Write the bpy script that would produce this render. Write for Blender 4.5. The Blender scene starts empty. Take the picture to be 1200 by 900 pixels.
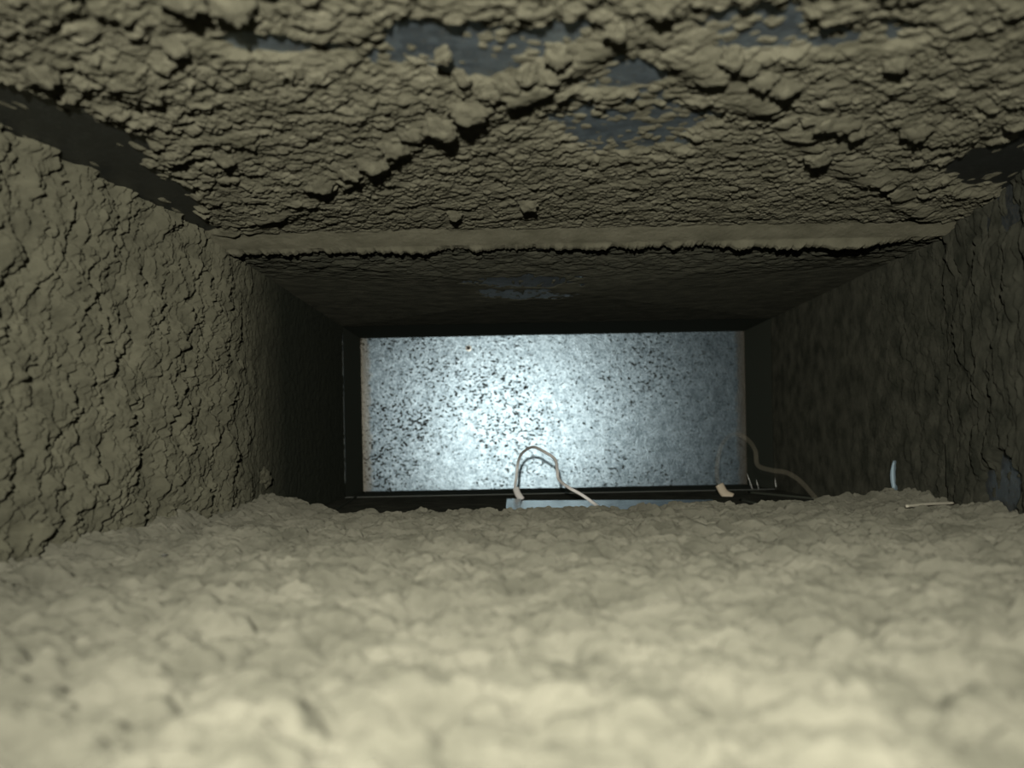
import bpy, bmesh, math, random
import numpy as np
from mathutils import Vector, noise as mnoise
C = bpy.context.scene.collection
sc = bpy.context.scene

# ------------------------------------------------------------------ camera, world, light, exposure
F = 1150.0                                  # focal length in pixels of the 1200-wide frame
cam_d = bpy.data.cameras.new('camera')
cam = bpy.data.objects.new('camera', cam_d); C.objects.link(cam)
cam_d.sensor_width = 36; cam_d.lens = F / 1200 * 36
cam_d.shift_x = -4 / 1200; cam_d.shift_y = 65 / 1200
cam_d.clip_start = 0.01
cam.location = (0, 0, 0); cam.rotation_mode = 'XYZ'
cam.rotation_euler = (math.radians(90), math.radians(1.1), 0)
cam_d.dof.use_dof = True; cam_d.dof.focus_distance = 0.85; cam_d.dof.aperture_fstop = 9
sc.camera = cam

w = bpy.data.worlds.new('world'); sc.world = w; w.use_nodes = True
w.node_tree.nodes['Background'].inputs[0].default_value = (0.75, 0.85, 0.62, 1)
w.node_tree.nodes['Background'].inputs[1].default_value = 0.05

ld = bpy.data.lights.new('camera_flash', 'SPOT')
ld.energy = 30; ld.spot_size = math.radians(89); ld.spot_blend = 1.0; ld.shadow_soft_size = 0.006
ld.color = (1.0, 0.99, 0.95)
flash = bpy.data.objects.new('camera_flash', ld); C.objects.link(flash)
flash.location = (-0.02, -0.11, 0.062)
flash.rotation_euler = (math.radians(90 + 1), 0, math.radians(-3))

sc.view_settings.view_transform = 'Standard'; sc.view_settings.look = 'None'
sc.view_settings.gamma = 1; sc.view_settings.use_curve_mapping = False
sc.view_settings.exposure = 0.0

# ------------------------------------------------------------------ measures (metres)
D1, D2, D3 = 0.807, 1.37, 1.54              # joint, start of walls painted dark as shade, end panel
XL, XR, ZT, ZT2, ZB = -0.24, 0.362, 0.168, 0.163, -0.077
def xl(D): return XL - 0.10 * np.maximum(0, D1 - D)
def xr(D): return XR - 0.15 * np.maximum(0, D1 - D)
def ceil_near(x, D):                        # cross-broken sheet: shallow pyramid pointing into the duct
    a = np.abs(x - 0.056) / 0.31; b = np.abs(D - 0.375) / 0.435
    return ZT - 0.006 * np.clip(1 - np.maximum(a, b), 0, 1)
def ceil_far(x, D):
    a = np.abs(x - 0.061) / 0.301; b = np.abs(D - 1.02) / 0.35
    b = np.where(D < 1.02, (1.02 - D) / (1.02 - D1), (D - 1.02) / (D2 - 1.02))
    return ZT2 - 0.011 * np.clip(1 - np.maximum(a, b), 0, 1)

# ------------------------------------------------------------------ materials
def mat(name, base, rough=0.9, metal=0.0, spec=0.2):
    m = bpy.data.materials.new(name); m.use_nodes = True
    b = m.node_tree.nodes['Principled BSDF']
    b.inputs['Base Color'].default_value = (*base, 1); b.inputs['Roughness'].default_value = rough
    b.inputs['Metallic'].default_value = metal; b.inputs['Specular IOR Level'].default_value = spec
    return m, m.node_tree, b
def N(nt, t, **kw):
    n = nt.nodes.new(t)
    for k, v in kw.items():
        if k in n.inputs.keys() if hasattr(n.inputs, 'keys') else False: n.inputs[k].default_value = v
        else: setattr(n, k, v)
    return n
def objco(nt, scale=(1, 1, 1)):
    tc = nt.nodes.new('ShaderNodeTexCoord'); mp = nt.nodes.new('ShaderNodeMapping')
    mp.inputs['Scale'].default_value = scale
    nt.links.new(tc.outputs['Object'], mp.inputs['Vector']); return mp.outputs[0]
def ramp(nt, fac, stops):
    r = nt.nodes.new('ShaderNodeValToRGB'); nt.links.new(fac, r.inputs[0])
    e = r.color_ramp.elements
    while len(e) < len(stops): e.new(0.5)
    for k, (p, c) in enumerate(stops):
        e[k].position = p; e[k].color = (*c, 1) if len(c) == 3 else c
    return r.outputs[0]
def bump(nt, b, h, strength, dist):
    bp = nt.nodes.new('ShaderNodeBump'); bp.inputs['Strength'].default_value = strength; bp.inputs['Distance'].default_value = dist
    nt.links.new(h, bp.inputs['Height']); nt.links.new(bp.outputs[0], b.inputs['Normal'])

def dust_mat(name, c_lo, c_hi, scale=1.0, diffrough=1.0, b_str=0.5, thin=None):
    m, nt, b = mat(name, c_hi, 1.0, 0, 0.05)
    b.inputs['Diffuse Roughness'].default_value = diffrough
    co = objco(nt)
    n1 = N(nt, 'ShaderNodeTexNoise', Scale=45 * scale, Detail=5, Roughness=0.6); nt.links.new(co, n1.inputs['Vector'])
    col = ramp(nt, n1.outputs[0], [(0.32, c_lo), (0.66, c_hi)])
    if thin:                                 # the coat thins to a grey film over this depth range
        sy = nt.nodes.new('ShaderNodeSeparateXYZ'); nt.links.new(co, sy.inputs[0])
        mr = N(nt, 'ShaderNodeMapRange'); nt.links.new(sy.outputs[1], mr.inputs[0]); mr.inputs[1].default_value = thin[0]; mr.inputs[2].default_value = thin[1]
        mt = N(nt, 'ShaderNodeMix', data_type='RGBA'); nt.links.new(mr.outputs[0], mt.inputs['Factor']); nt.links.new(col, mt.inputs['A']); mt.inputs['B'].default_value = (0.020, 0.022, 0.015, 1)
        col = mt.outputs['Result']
    nt.links.new(col, b.inputs['Base Color'])
    n2 = N(nt, 'ShaderNodeTexNoise', Scale=520 * scale, Detail=6, Roughness=0.75); nt.links.new(co, n2.inputs['Vector'])
    bump(nt, b, n2.outputs[0], b_str * 1.5, 0.0012)
    return m
M_DUST_C = dust_mat('dust_ceiling', (0.090, 0.085, 0.055), (0.145, 0.136, 0.091))
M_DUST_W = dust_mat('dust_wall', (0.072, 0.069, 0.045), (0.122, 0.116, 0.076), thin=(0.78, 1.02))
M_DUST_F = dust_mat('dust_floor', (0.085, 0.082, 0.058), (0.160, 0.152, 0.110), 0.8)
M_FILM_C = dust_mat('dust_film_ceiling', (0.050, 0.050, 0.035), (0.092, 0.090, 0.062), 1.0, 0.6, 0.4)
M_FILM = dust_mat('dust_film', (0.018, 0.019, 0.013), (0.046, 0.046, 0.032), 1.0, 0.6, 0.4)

def galv_mat(name, base_lo, base_hi, rough, dirt=0.5, bumpy=0.1, grime=False):
    m, nt, b = mat(name, base_hi, rough, 0.9, 0.5)
    co = objco(nt)
    v = N(nt, 'ShaderNodeTexVoronoi', Scale=170); nt.links.new(co, v.inputs['Vector'])
    n = N(nt, 'ShaderNodeTexNoise', Scale=60, Detail=5, Roughness=0.6); nt.links.new(co, n.inputs['Vector'])
    sp = nt.nodes.new('ShaderNodeSeparateColor'); nt.links.new(v.outputs['Color'], sp.inputs[0])
    mx = N(nt, 'ShaderNodeMath', operation='MULTIPLY'); nt.links.new(sp.outputs[0], mx.inputs[0]); mx.inputs[1].default_value = 0.5
    ad = N(nt, 'ShaderNodeMath', operation='ADD'); nt.links.new(mx.outputs[0], ad.inputs[0]); nt.links.new(n.outputs[0], ad.inputs[1])
    col = ramp(nt, ad.outputs[0], [(0.35, base_lo), (1.0, base_hi)])
    nd = N(nt, 'ShaderNodeTexNoise', Scale=420, Detail=3, Roughness=0.6); nt.links.new(co, nd.inputs['Vector'])
    f = ramp(nt, nd.outputs[0], [(0.60 - 0.2 * dirt, (0, 0, 0)), (0.72 - 0.2 * dirt, (1, 1, 1))])
    mm = N(nt, 'ShaderNodeMix', data_type='RGBA'); nt.links.new(f, mm.inputs['Factor']); nt.links.new(col, mm.inputs['A'])
    mm.inputs['B'].default_value = (0.10, 0.095, 0.07, 1)
    out = mm.outputs['Result']
    if grime:
        sx = nt.nodes.new('ShaderNodeSeparateXYZ'); nt.links.new(co, sx.inputs[0])
        c = N(nt, 'ShaderNodeMath', operation='SUBTRACT'); nt.links.new(sx.outputs[0], c.inputs[0]); c.inputs[1].default_value = 0.05
        ab = N(nt, 'ShaderNodeMath', operation='ABSOLUTE'); nt.links.new(c.outputs[0], ab.inputs[0])
        mr = N(nt, 'ShaderNodeMapRange'); nt.links.new(ab.outputs[0], mr.inputs[0]); mr.inputs[1].default_value = 0.16; mr.inputs[2].default_value = 0.22; mr.inputs[4].default_value = 0.9
        mg = N(nt, 'ShaderNodeMix', data_type='RGBA'); nt.links.new(mr.outputs[0], mg.inputs['Factor']); nt.links.new(out, mg.inputs['A']); mg.inputs['B'].default_value = (0.060, 0.061, 0.045, 1)
        out = mg.outputs['Result']
    nt.links.new(out, b.inputs['Base Color'])
    iv = N(nt, 'ShaderNodeMath', operation='MULTIPLY_ADD'); nt.links.new(f, iv.inputs[0]); iv.inputs[1].default_value = -0.8; iv.inputs[2].default_value = 0.9
    nt.links.new(iv.outputs[0], b.inputs['Metallic'])
    n3 = N(nt, 'ShaderNodeTexNoise', Scale=150, Detail=3); nt.links.new(co, n3.inputs['Vector'])
    bump(nt, b, n3.outputs[0], bumpy, 0.001)
    return m
M_GALV = galv_mat('galvanised_sheet', (0.08, 0.09, 0.09), (0.18, 0.20, 0.20), 0.55, 0.4)
M_GALV_GRIMY = galv_mat('grimy_galvanised_sheet', (0.15, 0.18, 0.19), (0.30, 0.36, 0.38), 0.55, 0.2, 0.15, grime=True)
M_STRIP = galv_mat('clean_galvanised_sheet', (0.09, 0.13, 0.155), (0.27, 0.36, 0.41), 0.24, 0.0, 0.4)

def plate_mat():
    m, nt, b = mat('speckled_galvanised_sheet', (0.6, 0.68, 0.7), 0.4, 0.85, 0.5)
    co = objco(nt)
    cl = N(nt, 'ShaderNodeTexNoise', Scale=70, Detail=6, Roughness=0.72); nt.links.new(co, cl.inputs['Vector'])
    fine = N(nt, 'ShaderNodeTexNoise', Scale=330, Detail=4, Roughness=0.7); nt.links.new(co, fine.inputs['Vector'])
    a = N(nt, 'ShaderNodeMath', operation='ADD'); nt.links.new(cl.outputs[0], a.inputs[0]); nt.links.new(fine.outputs[0], a.inputs[1])
    h = N(nt, 'ShaderNodeMath', operation='MULTIPLY'); nt.links.new(a.outputs[0], h.inputs[0]); h.inputs[1].default_value = 0.5
    col = ramp(nt, h.outputs[0], [(0.40, (0.10, 0.135, 0.15)), (0.62, (0.27, 0.34, 0.365))])
    # dark grit: short slanting specks, denser where the large noise says so
    mp = objco(nt, (1.0, 1.0, 1.35))
    sp = N(nt, 'ShaderNodeTexNoise', Scale=205, Detail=4, Roughness=0.62); nt.links.new(mp, sp.inputs['Vector'])
    dn = N(nt, 'ShaderNodeTexNoise', Scale=7, Detail=2); nt.links.new(co, dn.inputs['Vector'])
    dm = N(nt, 'ShaderNodeMath', operation='MULTIPLY_ADD'); nt.links.new(dn.outputs[0], dm.inputs[0]); dm.inputs[1].default_value = 0.28; nt.links.new(sp.outputs[0], dm.inputs[2])
    # denser grit in the lower left of the sheet
    sx = nt.nodes.new('ShaderNodeSeparateXYZ'); nt.links.new(co, sx.inputs[0])
    gx = N(nt, 'ShaderNodeMapRange'); nt.links.new(sx.outputs[0], gx.inputs[0])
    gx.inputs[1].default_value = -0.20; gx.inputs[2].default_value = 0.25; gx.inputs[3].default_value = 0.072; gx.inputs[4].default_value = 0.022
    dz = N(nt, 'ShaderNodeMath', operation='ADD'); nt.links.new(dm.outputs[0], dz.inputs[0]); nt.links.new(gx.outputs[0], dz.inputs[1])
    f = ramp(nt, dz.outputs[0], [(0.760, (0, 0, 0)), (0.805, (1, 1, 1))])
    mm = N(nt, 'ShaderNodeMix', data_type='RGBA'); nt.links.new(f, mm.inputs['Factor']); nt.links.new(col, mm.inputs['A'])
    mm.inputs['B'].default_value = (0.07, 0.08, 0.07, 1)
    # rusty dirty rim along the edges
    def edge(inp, lo, hi, width):
        c = N(nt, 'ShaderNodeMath', operation='SUBTRACT'); nt.links.new(inp, c.inputs[0]); c.inputs[1].default_value = (lo + hi) / 2
        ab = N(nt, 'ShaderNodeMath', operation='ABSOLUTE'); nt.links.new(c.outputs[0], ab.inputs[0])
        r = N(nt, 'ShaderNodeMapRange'); nt.links.new(ab.outputs[0], r.inputs[0])
        r.inputs[1].default_value = (hi - lo) / 2 - width; r.inputs[2].default_value = (hi - lo) / 2 + 0.002
        return r.outputs[0]
    e1 = edge(sx.outputs[0], XL, XR, 0.028)
    e3 = N(nt, 'ShaderNodeMath', operation='MULTIPLY_ADD'); nt.links.new(cl.outputs[0], e3.inputs[0]); e3.inputs[1].default_value = 0.9
    nt.links.new(e1, e3.inputs[2])
    ef = ramp(nt, e3.outputs[0], [(0.85, (0, 0, 0)), (1.35, (1, 1, 1))])
    efm = N(nt, 'ShaderNodeMath', operation='MULTIPLY'); nt.links.new(ef, efm.inputs[0]); nt.links.new(e1, efm.inputs[1])
    m2 = N(nt, 'ShaderNodeMix', data_type='RGBA'); nt.links.new(efm.outputs[0], m2.inputs['Factor']); nt.links.new(mm.outputs['Result'], m2.inputs['A'])
    m2.inputs['B'].default_value = (0.16, 0.14, 0.10, 1)
    nt.links.new(m2.outputs['Result'], b.inputs['Base Color'])
    rr = N(nt, 'ShaderNodeMapRange'); nt.links.new(f, rr.inputs[0]); rr.inputs[3].default_value = 0.275; rr.inputs[4].default_value = 0.9
    nt.links.new(rr.outputs[0], b.inputs['Roughness'])
    bump(nt, b, h.outputs[0], 0.35, 0.0012)
    return m
M_PLATE = plate_mat()
M_BLACK = mat('shade_and_seam_black', (0.085, 0.092, 0.066), 0.95, 0, 0.05)[0]  # dark tone for the shade painted before the end sheet, and for dark seams
M_STEEL = mat('screw_steel', (0.55, 0.55, 0.48), 0.35, 0.9, 0.5)[0]
M_DARKSTEEL = mat('dark_screw', (0.03, 0.03, 0.03), 0.5, 0.5, 0.5)[0]
M_EDGE = mat('dull_steel_edge', (0.10, 0.105, 0.085), 0.6, 0.5, 0.4)[0]
M_BLUE = mat('bare_steel_tab', (0.22, 0.29, 0.31), 0.6, 0.5, 0.5)[0]
M_WHITE = mat('white_plastic_cord', (1.0, 0.95, 0.84), 0.35, 0.0, 1.0)[0]
M_TAN = mat('tan_ghost_foot', (0.62, 0.52, 0.36), 0.4, 0, 0.5)[0]
M_SLIVER = mat('dusty_sliver', (0.40, 0.37, 0.27), 0.7, 0, 0.3)[0]
def ghost_mat():
    m, nt, b = mat('cord_ghost', (0.50, 0.44, 0.30), 0.5, 0, 0.3); b.inputs['Alpha'].default_value = 0.075; return m  # low alpha for the faint double image of the white cord
M_GHOST = ghost_mat()

# ------------------------------------------------------------------ noise fields (numpy)
rng = np.random.RandomState(7)
TAB = rng.rand(8, 256, 256)
def vnoise(u, v, seed=0):
    T = TAB[seed % 8]; u = u + seed * 17.3; v = v + seed * 5.7
    i = np.floor(u).astype(int); j = np.floor(v).astype(int); fu = u - i; fv = v - j
    fu = fu * fu * (3 - 2 * fu); fv = fv * fv * (3 - 2 * fv)
    a = T[i & 255, j & 255]; b = T[(i + 1) & 255, j & 255]; c = T[i & 255, (j + 1) & 255]; d = T[(i + 1) & 255, (j + 1) & 255]
    return (a * (1 - fu) + b * fu) * (1 - fv) + (c * (1 - fu) + d * fu) * fv
def fbm(u, v, freq, oct=4, seed=0, gain=0.5):
    s = 0; a = 1; t = 0
    for k in range(oct):
        s = s + a * vnoise(u * freq, v * freq, seed + k); t += a; a *= gain; freq *= 2.03
    return s / t * 2 - 1
def clumps(u, v, size, seed, density=0.7, su=1.0, sharp=0.12, warp=0.3, soft=False):
    """scale-like lumps: each rises slowly towards +v and drops sharply at its +v edge"""
    wu = fbm(u, v, 1.6 / size, 3, seed + 1) * warp * size * 1.6; wv = fbm(u, v, 1.6 / size, 3, seed + 3) * warp * size * 1.6
    gx = (u + wu) / (size * su); gy = (v + wv) / size
    ix = np.floor(gx).astype(int); iy = np.floor(gy).astype(int)
    R = np.random.RandomState(seed + 100); A = [R.rand(128, 128) for _ in range(5)]
    out = np.zeros_like(u)
    for di in (-1, 0, 1):
        for dj in (-1, 0, 1):
            a_, b_ = (ix + di) & 127, (iy + dj) & 127
            lx = gx - (ix + di + A[0][a_, b_]); ly = gy - (iy + dj + A[1][a_, b_])
            r = 0.42 + 0.5 * A[2][a_, b_]; H = np.where(A[3][a_, b_] < density, 0.45 + 0.55 * A[4][a_, b_], 0)
            a = lx / r; b = ly / r; rho = np.sqrt(a * a + b * b) + 1e-6
            if soft:
                m = np.sqrt(np.clip(1 - rho * rho, 0, 1)); h = H * m
            else:
                k = (b / rho + 1) / 2; wd = 0.85 + (sharp - 0.85) * k ** 0.7
                m = np.clip((1 - rho) / wd, 0, 1); m = m * (2 - m); h = H * m * (0.35 + 0.65 * np.clip((b + 1) / 2, 0, 1))
            out = np.maximum(out, h)
    return out
def sstep(a, b, x):
    t = np.clip((x - a) / (b - a), 0, 1); return t * t * (3 - 2 * t)

def grid_obj(name, P, m, parent=None):
    nu, nv = P.shape[:2]
    me = bpy.data.meshes.new(name)
    me.vertices.add(nu * nv); me.vertices.foreach_set('co', P.reshape(-1).astype(np.float32))
    idx = np.arange(nu * nv).reshape(nu, nv)
    q = np.stack([idx[:-1, :-1], idx[1:, :-1], idx[1:, 1:], idx[:-1, 1:]], -1).reshape(-1, 4)
    nf = len(q); me.loops.add(nf * 4); me.loops.foreach_set('vertex_index', q.reshape(-1).astype(np.int32))
    me.polygons.add(nf); me.polygons.foreach_set('loop_start', np.arange(0, nf * 4, 4, dtype=np.int32))
    me.polygons.foreach_set('use_smooth', np.ones(nf, bool))
    me.update(calc_edges=True); me.materials.append(m)
    o = bpy.data.objects.new(name, me); C.objects.link(o); o.parent = parent
    return o
def mesh_obj(name, verts, faces, m, parent=None, smooth=False):
    me = bpy.data.meshes.new(name); me.from_pydata([tuple(v) for v in verts], [], faces); me.update()
    if smooth: me.polygons.foreach_set('use_smooth', [True] * len(me.polygons))
    me.materials.append(m); o = bpy.data.objects.new(name, me); C.objects.link(o); o.parent = parent
    return o
def tag(o, label=None, cat=None, group=None, kind=None):
    if label: o['label'] = label
    if cat: o['category'] = cat
    if group: o['group'] = group
    if kind: o['kind'] = kind
    return o
def slab(name, quad, off, m, parent=None, kind='structure'):
    """sheet through four corners, thickened by the vector off (away from the duct)"""
    a = [Vector(q) for q in quad]; b = [q + Vector(off) for q in a]
    o = mesh_obj(name, a + b, [(0, 1, 2, 3), (7, 6, 5, 4), (0, 4, 5, 1), (1, 5, 6, 2), (2, 6, 7, 3), (3, 7, 4, 0)], m, parent)
    if kind: o['kind'] = kind
    return o

# ------------------------------------------------------------------ sheet metal of the duct
Y0 = -0.35
def pyramid(name, xa, xb, ya, yb, fz, cx, cy, m):
    pts = [(xa[0], ya), (xb[0], ya), (xb[1], yb), (xa[1], yb), (cx, cy)]
    low = [Vector((x, y, float(fz(np.array(x), np.array(y))))) for x, y in pts]
    up = [Vector((x, y, ZT + 0.004)) for x, y in pts[:4]]
    o = mesh_obj(name, low + up, [(0, 1, 4), (1, 2, 4), (2, 3, 4), (3, 0, 4), (8, 7, 6, 5), (0, 5, 6, 1), (1, 6, 7, 2), (2, 7, 8, 3), (3, 8, 5, 0)], m)
    o['kind'] = 'structure'; return o
T = 0.002
pyramid('ceiling', (float(xl(-0.06)), XL), (float(xr(-0.06)), XR), -0.06, D1, ceil_near, 0.056, 0.375, M_GALV_GRIMY)
pyramid('ceiling', (XL, XL), (XR, XR), D1, D2, ceil_far, 0.061, 1.02, M_GALV)
slab('ceiling', [(xl(Y0), Y0, ZT), (xr(Y0), Y0, ZT), (xr(-0.06), -0.06, ZT), (xl(-0.06), -0.06, ZT)], (0, 0, T), M_GALV)
slab('wall_left', [(xl(Y0), Y0, ZB), (XL, D1, ZB), (XL, D1, ZT), (xl(Y0), Y0, ZT)], (-T, 0, 0), M_GALV)
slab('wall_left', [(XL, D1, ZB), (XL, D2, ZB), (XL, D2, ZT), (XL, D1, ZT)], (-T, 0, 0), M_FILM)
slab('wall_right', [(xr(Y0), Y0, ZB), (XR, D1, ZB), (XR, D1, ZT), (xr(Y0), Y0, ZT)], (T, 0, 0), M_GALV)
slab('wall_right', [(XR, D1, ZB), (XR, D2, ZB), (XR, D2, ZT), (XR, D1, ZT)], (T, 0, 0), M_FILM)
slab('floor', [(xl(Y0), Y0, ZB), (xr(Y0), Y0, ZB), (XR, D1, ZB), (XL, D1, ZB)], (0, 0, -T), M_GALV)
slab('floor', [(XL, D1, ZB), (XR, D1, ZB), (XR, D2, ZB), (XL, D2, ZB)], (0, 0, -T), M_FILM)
# last stretch of duct before the end sheet, its shade painted in as black
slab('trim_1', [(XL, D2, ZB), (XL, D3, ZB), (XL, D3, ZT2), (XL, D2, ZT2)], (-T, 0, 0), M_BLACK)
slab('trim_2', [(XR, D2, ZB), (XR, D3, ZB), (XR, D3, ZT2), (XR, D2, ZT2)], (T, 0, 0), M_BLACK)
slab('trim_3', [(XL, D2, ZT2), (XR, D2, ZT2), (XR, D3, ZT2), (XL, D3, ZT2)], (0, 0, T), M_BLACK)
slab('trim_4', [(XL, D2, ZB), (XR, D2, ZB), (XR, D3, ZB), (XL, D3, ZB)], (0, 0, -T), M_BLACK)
slab('wall_back', [(XL, D3, ZB), (XR, D3, ZB), (XR, D3, ZT2), (XL, D3, ZT2)], (0, T, 0), M_PLATE)

# ------------------------------------------------------------------ dust on the near ceiling
def patch(x, D, cx, cy, rx, ry, seed, rough=0.55):
    r = np.sqrt(((x - cx) / rx) ** 2 + ((D - cy) / ry) ** 2) + fbm(x, D, 60, 4, seed, 0.6) * rough
    return 1 - sstep(0.75, 1.15, r)
def dust_ceiling():
    nv = 760; nu = 760
    D = np.concatenate([np.linspace(0.27, D1 + 0.004, nv - 3), [D1 + 0.0044, D1 + 0.0048, D1 + 0.0052]])
    s = np.linspace(0, 1, nu)
    S, DD = np.meshgrid(s, D, indexing='ij')
    X = xl(DD) + 0.0004 + S * (xr(DD) - xl(DD) - 0.0008)
    # grain runs a little obliquely, larger near the camera and towards the sides
    u = X + 0.12 * DD; v = DD - 0.10 * np.abs(X - 0.056)
    big = clumps(u, v, 0.026, 1, 0.35, 1.0, 0.07, 0.45); mid = clumps(u, v, 0.0130, 2, 0.42, 0.85, 0.07, 0.45)
    sml = clumps(u, v, 0.0080, 3, 0.60, 0.75, 0.10, 0.45); tin = clumps(u, v, 0.0045, 4, 0.75, 0.75, 0.15)
    rid = clumps(u, v, 0.021, 8, 0.95, 0.75, 0.06, 0.45)
    near = 1 - sstep(0.42, 0.60, DD); side = sstep(0.12, 0.26, np.abs(X - 0.056)); fr = 1 - sstep(0.64, 0.76, DD)
    wb = np.maximum(near * 0.35, side) * (0.35 + 0.65 * fr)
    ra = np.abs(X - 0.056) / 0.31; rb = np.abs(DD - 0.375) / 0.435
    ridge = np.exp(-((ra - rb + 0.02) / 0.055) ** 2) * sstep(0.36, 0.39, DD)
    lump = 0.0038 * big * wb + 0.0028 * mid * (0.35 + 0.65 * wb) * (0.5 + 0.5 * fr) + 0.0017 * sml + 0.0010 * tin
    h = 0.0012 + 0.0008 * fbm(X, DD, 40, 4, 5) + np.maximum(lump, ridge * rid * 0.0062 + lump * 0.3)
    # bare places, speckled with small crumbs
    bare = np.maximum.reduce([patch(X, DD, -0.002, 0.408, 0.062, 0.034, 1), patch(X, DD, 0.098, 0.396, 0.034, 0.030, 2),
        patch(X, DD, 0.062, 0.515, 0.045, 0.055, 3) * 0.8, patch(X, DD, 0.050, 0.44, 0.022, 0.018, 4) * 0.85, patch(X, DD, -0.10, 0.40, 0.025, 0.012, 6) * 0.8,
        patch(X, DD, 0.14, 0.40, 0.035, 0.016, 7) * 0.85])
    bare = np.clip(bare * (1 - ridge * 0.9), 0, 1)
    cornL = (X - xl(DD)) / (0.075 - 0.055 * sstep(0.50, 0.80, DD)) + 0.35 * fbm(X, DD, 45, 4, 2) + 0.9 * (1 - sstep(0.40, 0.47, DD)) + 1.0 * sstep(0.75, 0.79, DD)
    bareL = 1 - sstep(0.75, 1.0, cornL)
    cornR = np.sqrt(((X - xr(DD)) / 0.075) ** 2 + ((DD - 0.605) / 0.095) ** 2) + 0.3 * fbm(X, DD, 45, 4, 4)
    bareR = 1 - sstep(0.70, 1.0, cornR)
    bare = np.maximum.reduce([bare, bareL, bareR])
    crumb = clumps(X, DD, 0.006, 9, 0.45, 0.8, 0.3, 0.2, True); crumb2 = clumps(X, DD, 0.020, 10, 0.35, 0.25, 0.3, 0.1, True)
    sp = -0.0012 + (0.0030 * crumb * (1 - np.maximum(bareL, bareR)) + 0.0026 * np.maximum(crumb2 - 0.35, 0) * np.maximum(bareL, bareR) * 1.6) * (0.6 + 0.8 * fbm(X, DD, 50, 3, 1))
    h = h * (1 - bare) + sp * bare
    # smooth dusty flange at the joint, with a ragged hanging edge
    lip = sstep(0.764, 0.774, DD)
    rag = 0.0115 + 0.0062 * fbm(X, DD * 0, 70, 5, 3, 0.75) + 0.004 * fbm(X, DD * 0, 9, 2, 6)
    fl = (0.002 + 0.0085 * sstep(0.762, D1, DD)) + (rag - 0.0105) * sstep(0.796, 0.803, DD) + 0.0003 * fbm(X, DD, 300, 3, 1)
    h = h * (1 - lip) + fl * lip
    h[:, -3:] = h[:, -4:-3] * np.array([0.7, 0.3, -0.2])
    Z = ceil_near(X, DD) - h
    return np.stack([X, DD, Z], -1)
P = dust_ceiling()
dc = tag(grid_obj('dust_layer', P, M_DUST_C), 'khaki dust caked in scaly lumps over the near ceiling, down to its ragged hanging lip', 'dust', kind='stuff')

# big separate clumps hanging from the near ceiling's folds
def clump_mesh(seed, m):
    bm = bmesh.new(); bmesh.ops.create_icosphere(bm, subdivisions=4, radius=1)
    o = Vector((seed * 3.1, seed * 1.7, 0.3))
    for v in bm.verts:
        p = v.co.copy(); n = mnoise.fractal(p * 1.5 + o, 0.7, 2.1, 5) * 0.42 + mnoise.noise(p * 7 + o) * 0.07 + mnoise.noise(Vector((p.x * 3, p.y * 3, 0)) + o) * 0.30
        p = p * (1 + n)
        if p.y > 0: p.y *= 0.62                           # blunt far side
        else: p.y *= 1.15; p.z *= 1 - 0.45 * min(1, -p.y) # tapers towards the camera
        v.co = p
    me = bpy.data.meshes.new('dust_clump'); bm.to_mesh(me); bm.free()
    me.polygons.foreach_set('use_smooth', [True] * len(me.polygons)); me.materials.append(m); return me
CL = [clump_mesh(k, M_DUST_C) for k in range(7)]
def ceil_point(px, py):
    # undo the camera's roll, then meet the ceiling
    a, b = px - 604, py - 515; r = math.radians(1.1); a, b = a * math.cos(r) - b * math.sin(r), b * math.cos(r) + a * math.sin(r)
    D = -(ZT - 0.010) * F / b; return a * D / F, D
spots = [(722, 36, 13), (775, 8, 17), (655, 70, 12), (618, 92, 13), (596, 104, 12), (577, 112, 13), (549, 130, 20), (515, 152, 18), (484, 162, 12), (462, 178, 14), (436, 197, 16), (408, 208, 14),
         (519, 72, 10), (542, 96, 9), (859, 72, 12), (880, 84, 10), (897, 96, 13), (919, 106, 15), (968, 150, 13), (988, 152, 13), (1004, 160, 11), (960, 190, 13),
         (1052, 80, 13), (1076, 160, 15), (205, 66, 15), (45, 100, 19), (620, 247, 10), (533, 260, 7), (375, 222, 15), (213, 8, 22), (276, 16, 22), (263, 196, 11)]
R = random.Random(4)
for k, (px, py, r) in enumerate(spots):
    x, D = ceil_point(px, py); s = r * D / F
    o = bpy.data.objects.new('dust_clump', CL[k % 7]); C.objects.link(o); o.parent = dc
    o.location = (x, D, float(ceil_near(np.array(x), np.array(D))) - 0.0042)
    o.scale = (s * R.uniform(0.95, 1.3), s * 1.5, min(0.0058, s * 0.50)); o.rotation_euler = (R.uniform(-0.5, -0.3), R.uniform(-0.2, 0.2), R.uniform(-0.5, 0.5))

# ------------------------------------------------------------------ dust on the far ceiling
def dust_ceiling_far():
    D = np.linspace(D1 + 0.006, D2, 420); x = np.linspace(XL + 0.0004, XR - 0.0004, 520)
    X, DD = np.meshgrid(x, D, indexing='ij')
    fade = 1 - 0.85 * sstep(0.84, 1.0, DD)
    h = 0.0004 + 0.0010 * fbm(X, DD, 60, 4, 2) * fade + (0.0018 * clumps(X, DD, 0.011, 12, 0.7, 1.2) + 0.0012 * clumps(X, DD, 0.006, 13, 0.8)) * fade
    h -= 0.0022 * np.maximum(patch(X, DD, 0.015, 0.965, 0.05, 0.030, 3, 0.9), patch(X, DD, 0.010, 1.045, 0.05, 0.030, 5, 0.9)) * (2.2 * vnoise(X * 330, DD * 90, 2) - 0.35)
    return np.stack([X, DD, ceil_far(X, DD) - h], -1)
tag(grid_obj('dust_layer', dust_ceiling_far(), M_FILM_C), 'thin dark dust film on the cross-creased ceiling beyond the ragged lip', 'dust', kind='stuff')

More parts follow.
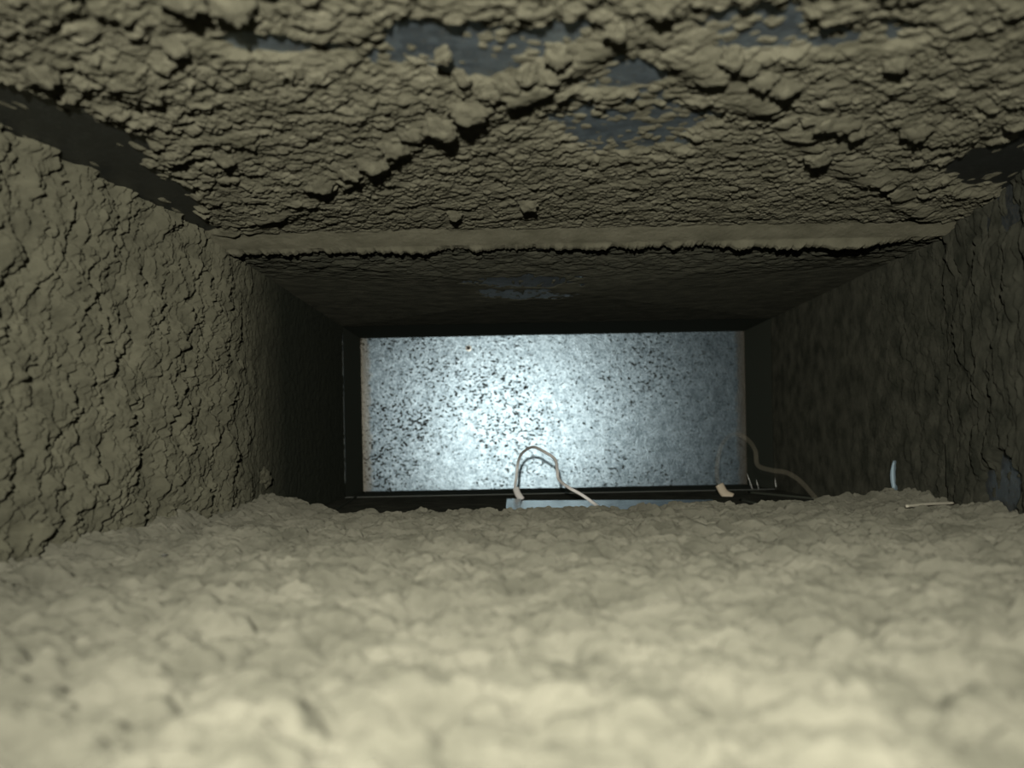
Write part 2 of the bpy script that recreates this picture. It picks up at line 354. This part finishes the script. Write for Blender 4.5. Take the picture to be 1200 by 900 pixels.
# ------------------------------------------------------------------ dust on the walls
def dust_left():
    D = np.concatenate([np.linspace(0.33, 0.95, 640), np.linspace(0.951, D2, 160)]); z = np.linspace(ZB + 0.0005, ZT - 0.0005, 300)
    Zm, DD = np.meshgrid(z, D, indexing='ij')
    u = Zm - 0.06 * DD; v = DD + 0.05 * Zm
    a = 1 - sstep(0.76, 0.98, DD)
    h = 0.0010 + 0.0012 * fbm(Zm, DD, 35, 4, 4) * (0.25 + 0.75 * a)
    h += a * 1.2 * (0.0052 * clumps(u, v, 0.024, 21, 0.55, 1.25, 0.07, 0.4) + 0.0042 * clumps(u, v, 0.015, 22, 0.65, 1.2, 0.08, 0.4) + 0.0028 * clumps(u, v, 0.008, 23, 0.7, 0.8, 0.10, 0.4) + 0.0010 * clumps(u, v, 0.0045, 25, 0.8, 0.8))
    h += (1 - a) * 0.0012 * clumps(u, v, 0.007, 24, 0.7)
    low = 1 - sstep(-0.065, -0.02, Zm + 0.02 * fbm(Zm, DD, 25, 3, 7))
    h -= 0.0035 * low * a * (0.5 + fbm(Zm, DD, 70, 4, 1)) * 1.2
    return np.stack([xl(DD) + h, DD, Zm], -1)
tag(grid_obj('dust_layer', dust_left(), M_DUST_W), 'rippled khaki dust caked in upright flakes on the left wall', 'dust', kind='stuff')
def dust_right():
    D = np.concatenate([np.linspace(0.55, D1 + 0.004, 240), np.linspace(D1 + 0.0046, 1.05, 220), np.linspace(1.052, D2, 120)]); z = np.linspace(ZB + 0.0005, ZT - 0.0005, 280)
    Zm, DD = np.meshgrid(z, D, indexing='ij')
    n = DD < D1 + 0.0042
    near = 0.0028 + 0.0012 * fbm(Zm, DD, 35, 4, 3) + 0.0055 * clumps(Zm, DD, 0.020, 31, 0.75, 2.2, 0.15) + 0.0022 * clumps(Zm, DD, 0.009, 32, 0.8, 1.6)
    near -= 0.007 * patch(DD, Zm, 0.69, -0.045, 0.04, 0.03, 2) + 0.0045 * patch(DD, Zm, 0.70, 0.155, 0.06, 0.02, 4)
    f = 1 - 0.85 * sstep(0.85, 1.1, DD)
    far = 0.0006 + (0.0014 * fbm(Zm, DD, 40, 4, 5) + 0.0028 * clumps(Zm, DD, 0.012, 33, 0.6, 1.5) + 0.0012 * clumps(Zm, DD, 0.006, 34, 0.8)) * f
    h = np.where(n, near, far)
    return np.stack([xr(DD) - h, DD, Zm], -1)
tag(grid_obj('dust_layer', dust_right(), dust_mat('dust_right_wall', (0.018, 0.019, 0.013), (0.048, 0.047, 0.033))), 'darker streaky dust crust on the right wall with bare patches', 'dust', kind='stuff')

# ------------------------------------------------------------------ dust on the floor
def dust_floor():
    D = np.concatenate([np.linspace(0.10, 0.93, 640), np.linspace(0.9315, 1.02, 60)]); s = np.linspace(0, 1, 620)
    S, DD = np.meshgrid(s, D, indexing='ij')
    X = xl(DD) + 0.0005 + S * (xr(DD) - xl(DD) - 0.001)
    h = 0.0105 + 0.0030 * fbm(X, DD, 9, 3, 6) + 0.0018 * fbm(X, DD, 45, 5, 2, 0.6)
    h += 0.0050 * clumps(X, DD, 0.026, 41, 0.6, 0.9, 0.5, 0.3, True) + 0.0045 * clumps(X, DD, 0.015, 42, 0.8, 0.9, 0.5, 0.3, True) + 0.0028 * clumps(X, DD, 0.008, 43, 0.85, 1.0, 0.5, 0.3, True) + 0.0010 * clumps(X, DD, 0.0045, 45, 0.8, 1.0, 0.5, 0.3, True)
    # banked against the walls
    h += 0.010 * np.exp(-np.abs(X - xl(DD)) / 0.025) * (0.6 + 0.8 * vnoise(X * 0, DD * 14, 3)) + 0.006 * np.exp(-np.abs(X - xr(DD)) / 0.03)
    h += 0.006 * np.exp(-(((X + 0.215) / 0.035) ** 2 + ((DD - 0.88) / 0.05) ** 2)) + 0.005 * np.exp(-(((X - 0.31) / 0.03) ** 2 + ((DD - 0.88) / 0.03) ** 2))
    # pits
    pit = clumps(X, DD, 0.030, 44, 0.30, 1.0, 0.5, 0.1, True); h -= 0.006 * sstep(0.45, 0.9, pit) * 0.8
    # ragged end where the drift stops
    end = 0.865 + 0.02 * fbm(X, DD * 0, 8, 3, 2) + 0.010 * fbm(X, DD, 60, 3, 5) + 0.09 * np.exp(-((X + 0.235) / 0.05) ** 2) + 0.07 * np.exp(-((X - 0.36) / 0.06) ** 2)
    h = h * (1 - sstep(end, end + 0.03, DD)) - 0.0015 * sstep(end + 0.01, end + 0.04, DD)
    return np.stack([X, DD, ZB + h], -1)
df = tag(grid_obj('dust_layer', dust_floor(), M_DUST_F), 'deep pale fluffy dust drift covering the near floor', 'dust', kind='stuff')

# ------------------------------------------------------------------ small things
def px_at(px, py, D):
    a, b = px - 604, py - 515; r = math.radians(1.1); a, b = a * math.cos(r) - b * math.sin(r), b * math.cos(r) + a * math.sin(r)
    return Vector((a * D / F, D, -b * D / F))
def px_floor(px, py, z=ZB):
    p = px_at(px, py, 1.0); k = z / p.z; return p * k

st = slab('floor_strip', [px_floor(607, 603) + Vector((0, -.03, .0006)), px_floor(838, 602) + Vector((0, -.03, .0006)), px_floor(835, 586) + Vector((0, 0, .0006)), px_floor(612, 587) + Vector((0, 0, .0006))], (0, 0, -0.0005), M_STRIP, kind=None)
tag(st, 'bare bluish galvanised strip on the floor below the far end sheet', 'metal strip')

def tube(name, pts, r, m, parent=None, flat=1.0, seg=10, res=10):
    """smooth tube (or flat band) along a Catmull-Rom path, as a mesh"""
    P = [Vector(p) for p in pts]; Q = [P[0] * 2 - P[1]] + P + [P[-1] * 2 - P[-2]]; path = []
    for i in range(1, len(Q) - 2):
        for k in range(res):
            t = k / res; a, b, c, d = Q[i - 1:i + 3]
            path.append(0.5 * ((2 * b) + (c - a) * t + (2 * a - 5 * b + 4 * c - d) * t * t + (3 * b - a - 3 * c + d) * t ** 3))
    path.append(P[-1]); vs, fs = [], []
    for i, p in enumerate(path):
        tg = (path[min(i + 1, len(path) - 1)] - path[max(i - 1, 0)]).normalized()
        s = tg.cross(Vector((0, 1, 0))).normalized(); u = s.cross(tg).normalized()
        for k in range(seg):
            an = 2 * math.pi * k / seg; vs.append(p + s * math.cos(an) * r + u * math.sin(an) * r * flat)
    n = len(path)
    for i in range(n - 1):
        for k in range(seg): fs.append((i * seg + k, i * seg + (k + 1) % seg, (i + 1) * seg + (k + 1) % seg, (i + 1) * seg + k))
    fs.append(tuple(range(seg - 1, -1, -1))); fs.append(tuple((n - 1) * seg + k for k in range(seg)))
    return mesh_obj(name, vs, fs, m, parent, True)
def cordpts(L): return [px_at(a, b, d) for a, b, d in L]
root = bpy.data.objects.new('plastic_cord', None); C.objects.link(root); root.location = px_floor(612, 587)
tag(root, 'bright white plastic cord arching up before the end sheet', 'cord')
root2 = bpy.data.objects.new('plastic_cord', None); C.objects.link(root2); root2.location = px_floor(858, 585)  # added loop standing for a ghost image of the white cord
tag(root2, 'faint ghost image of the white cord, added as a translucent loop at the lower right corner of the end sheet', 'cord')
def rel(o, par): o.matrix_parent_inverse.identity(); o.location = o.location - par.location; o.parent = par; return o
z0 = px_floor(611, 586)
rel(tube('cord', cordpts([(611, 585, 1.26), (604, 573, 1.27), (605, 560, 1.28), (607, 543, 1.28), (612, 531, 1.25), (624, 524, 1.20), (637, 529, 1.17), (650, 538, 1.15), (653, 551, 1.13), (655, 562, 1.12), (666, 571, 1.10), (682, 580, 1.09), (696, 590, 1.08), (707, 599, 1.06)]), 0.0018, M_WHITE, None, 0.7), root)
rel(tube('cord_foot', cordpts([(611.5, 585.5, 1.255), (607, 579, 1.26), (604.5, 572, 1.265)]), 0.0042, M_WHITE, None, 0.5), root)
rel(tube('cord', cordpts([(855, 584, 1.24), (846, 573, 1.26), (840, 556, 1.27), (843, 530, 1.27), (851, 514, 1.25), (863, 509, 1.22), (876, 515, 1.20), (885, 528, 1.18), (888, 545, 1.17), (904, 551, 1.15), (922, 554, 1.13), (938, 564, 1.11), (956, 584, 1.08)]), 0.0030, M_GHOST, None, 0.4), root2)
f2 = rel(tube('cord_foot', cordpts([(858, 583, 1.235), (849, 578, 1.24), (843, 568, 1.245)]), 0.0055, M_TAN, None, 0.4), root2)
f2['label'] = 'beige frayed foot of the ghost loop'

def spike(name, a, b, r, m):
    """thin self-tapping screw point: threaded cone from a to b"""
    a, b = Vector(a), Vector(b); ax = (b - a); L = ax.length; ax.normalize()
    s = ax.orthogonal().normalized(); u = ax.cross(s); vs, fs = [], []; n = 15; seg = 8
    for i in range(n):
        t = i / (n - 1); rr = r * (1 - t ** 2 * 0.9) * (1.0 if i % 2 == 0 else 0.72)
        for k in range(seg):
            an = 2 * math.pi * k / seg; vs.append(s * math.cos(an) * rr + u * math.sin(an) * rr + ax * L * t)
    for i in range(n - 1):
        for k in range(seg): fs.append((i * seg + k, i * seg + (k + 1) % seg, (i + 1) * seg + (k + 1) % seg, (i + 1) * seg + k))
    fs.append(tuple(range(seg - 1, -1, -1))); fs.append(tuple((n - 1) * seg + k for k in range(seg)))
    o = mesh_obj(name, vs, fs, m, None, True); o.location = a; return o
for (x0, y0, x1, y1, r, lab) in [
        (373, 594, 374, 578, 0.0009, 'thin screw point standing up on the far floor by the left wall'),
        (882, 574, 875, 554, 0.0011, 'bright leaning screw point at the lower right corner of the end sheet'),
        (889, 573, 886, 561, 0.0007, 'small dull screw point just right of the end sheet corner'),
        (910, 574, 908, 560, 0.0008, 'dull screw point midway between the end sheet corner and the right dust mound'),
        (973, 584, 968, 570, 0.0009, 'pale screw point rising behind the dust drift near the right wall')]:
    a = px_floor(x0, y0); b = px_at(x1, y1, a.y); tag(spike('screw_point', a, b, r, M_STEEL), lab, 'screw', 'screw points along the far floor seam')
# dark screw in the end sheet
def screw_head(p, r):
    root = bpy.data.objects.new('screw', None); C.objects.link(root); root.location = p
    vs, fs = [], []
    prof = [(r * 1.35, 0), (r * 1.35, -0.0006), (r * 0.95, -0.0008), (r * 0.85, -0.0028), (r * 0.5, -0.0034)]
    def lathe(prof, seg, y0=0):
        vs, fs = [], []
        for rr, y in prof:
            for k in range(seg): an = 2 * math.pi * k / seg; vs.append((rr * math.cos(an), y + y0, rr * math.sin(an)))
        for i in range(len(prof) - 1):
            for k in range(seg): fs.append((i * seg + k, i * seg + (k + 1) % seg, (i + 1) * seg + (k + 1) % seg, (i + 1) * seg + k))
        fs.append(tuple((len(prof) - 1) * seg + k for k in range(seg))); return vs, fs
    v, f = lathe(prof[:3], 20); mesh_obj('washer', v, f, M_STEEL, root)
    v, f = lathe(prof[2:], 6); mesh_obj('head', v, f, M_DARKSTEEL, root)
    return root
p = px_at(549, 408, D3); p.y = D3 - 0.0001
tag(screw_head(p, 0.0036), 'small dark screw near the top left of the bright end sheet', 'screw')

# flanges of the opening: thin folded steel edge round the mouth of the shade-dark stretch
def bar(name, a, b, w, m):
    a, b = Vector(a), Vector(b); lo = Vector((min(a.x, b.x) - w[0], min(a.y, b.y) - w[1], min(a.z, b.z) - w[2])); hi = Vector((max(a.x, b.x) + w[0], max(a.y, b.y) + w[1], max(a.z, b.z) + w[2]))
    q = [(lo.x, lo.y, lo.z), (hi.x, lo.y, lo.z), (hi.x, hi.y, lo.z), (lo.x, hi.y, lo.z), (lo.x, lo.y, hi.z), (hi.x, lo.y, hi.z), (hi.x, hi.y, hi.z), (lo.x, hi.y, hi.z)]
    o = mesh_obj(name, q, [(0, 3, 2, 1), (4, 5, 6, 7), (0, 1, 5, 4), (1, 2, 6, 5), (2, 3, 7, 6), (3, 0, 4, 7)], m); o['kind'] = 'structure'; return o
bar('trim_5', (XL + 0.001, D2, ZB + 0.02), (XL + 0.001, D2, ZT2 - 0.01), (0.0008, 0.003, 0), M_EDGE)
bar('trim_6', (XR - 0.001, D2, ZB), (XR - 0.001, D2, ZT2 - 0.005), (0.0008, 0.003, 0), M_FILM)
bar('trim_7', (XL, D2, ZB + 0.0008), (XR, D2, ZB + 0.0008), (0, 0.003, 0.0005), M_EDGE)

# bare metal tab on the right wall and sliver on the floor
pt = px_at(1049, 558, 0.93)
def tab(c, w, h):
    vs, fs = [], []; n = 9
    for i in range(n):
        t = i / (n - 1); ww = w * (1 - abs(2 * t - 0.8) ** 2.0 * 0.45); y = 0.003 * math.sin(t * 3)
        for sx, sy in ((-1, 0), (1, 0), (1, 0.0006), (-1, 0.0006)): vs.append((sx * ww, y + sy, (t - 0.5) * h))
    for i in range(n - 1):
        for k in range(4): fs.append((i * 4 + k, i * 4 + (k + 1) % 4, (i + 1) * 4 + (k + 1) % 4, (i + 1) * 4 + k))
    fs += [(3, 2, 1, 0), tuple((n - 1) * 4 + k for k in range(4))]
    o = mesh_obj('metal_tab', vs, fs, M_BLUE, None, True); o.location = c; return o
D = XR * F / (1049 - 604 + 1) ; pt = px_at(1049, 557, D - 0.006)
tag(tab(pt, 0.0036, 0.028), 'small bluish bare metal tab standing by the right wall', 'metal tab')
bpy.context.view_layer.update()
def on_dust(px, py, lift=0.0):
    d = px_at(px, py, 1.0).normalized(); ok, loc, nr, *_ = sc.ray_cast(bpy.context.evaluated_depsgraph_get(), Vector((0, 0, 0)), d)
    return loc + Vector((0, 0, lift)) if ok else px_floor(px, py)
a = on_dust(1062, 598, 0.003); b = on_dust(1118, 594, 0.003)
tag(tube('wood_sliver', [a, (a + b) / 2 + Vector((0, 0, .0005)), b], 0.0011, M_SLIVER, None, 0.8), 'thin pale sliver lying across the dust by the right wall', 'sliver')
def fleck(px, py, D, s, lab):
    c = on_dust(px, py, 0.0010) + Vector((0.001, -0.0015, 0)); vs = [(-s, 0, 0), (-.3 * s, -.3 * s, .25 * s), (.9 * s, -.2 * s, .5 * s), (s, .3 * s, .35 * s), (-.2 * s, .5 * s, .15 * s), (0, 0, -.3 * s)]
    o = mesh_obj('metal_fleck', vs, [(0, 1, 2, 3, 4), (1, 0, 5), (2, 1, 5), (3, 2, 5), (4, 3, 5), (0, 4, 5)], M_STEEL); o.location = c
    tag(o, lab, 'fleck')
fleck(191, 653, 0.60, 0.0022, 'bright shiny metal fleck in the dust at the foot of the left wall')

# edge of rail on the right ceiling corner
aa, bb = Vector((XR - 0.0015, 0.93, ZT2 - 0.002)), Vector((XR - 0.0015, D2, ZT2 - 0.002))
t8 = tube('trim_8', [aa, (aa + bb) / 2, bb], 0.0012, M_EDGE); t8['kind'] = 'structure'

# ribbed crimped end of the floor strip
vs, fs = [], []; n = 11
p0, p1, q0, q1 = px_floor(594, 585), px_floor(611, 585), px_floor(592, 606), px_floor(609, 606)
for i in range(n):
    t = i / (n - 1); z = 0.0022 if i % 2 else 0.0006
    for e in (p0.lerp(q0, t), p1.lerp(q1, t)): vs.append(e + Vector((0, 0, z)))
for i in range(n - 1): fs.append((2 * i, 2 * i + 1, 2 * i + 3, 2 * i + 2))
mesh_obj('ribbed_end', vs, fs, M_STRIP, st)
# dark folded seams of the far floor
for k, (x0, y0, x1, y1) in enumerate([(426, 577, 386, 602), (868, 586, 932, 600), (878, 577, 962, 585)]):
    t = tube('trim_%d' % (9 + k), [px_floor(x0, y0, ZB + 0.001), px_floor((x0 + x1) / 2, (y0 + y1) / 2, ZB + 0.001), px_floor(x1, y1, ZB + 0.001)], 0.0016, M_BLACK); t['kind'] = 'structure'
# lone lump stuck low on the left wall
D = -XL * F / (604 - 306)
o = bpy.data.objects.new('dust_clump', clump_mesh(11, M_DUST_W)); C.objects.link(o)
o.location = (XL + 0.002, D, -(548 - 515 + 5.7) * D / F); o.scale = (0.006, 0.014, 0.010)
tag(o, 'single rounded dust lump stuck low on the left wall above the drift', 'dust lump')
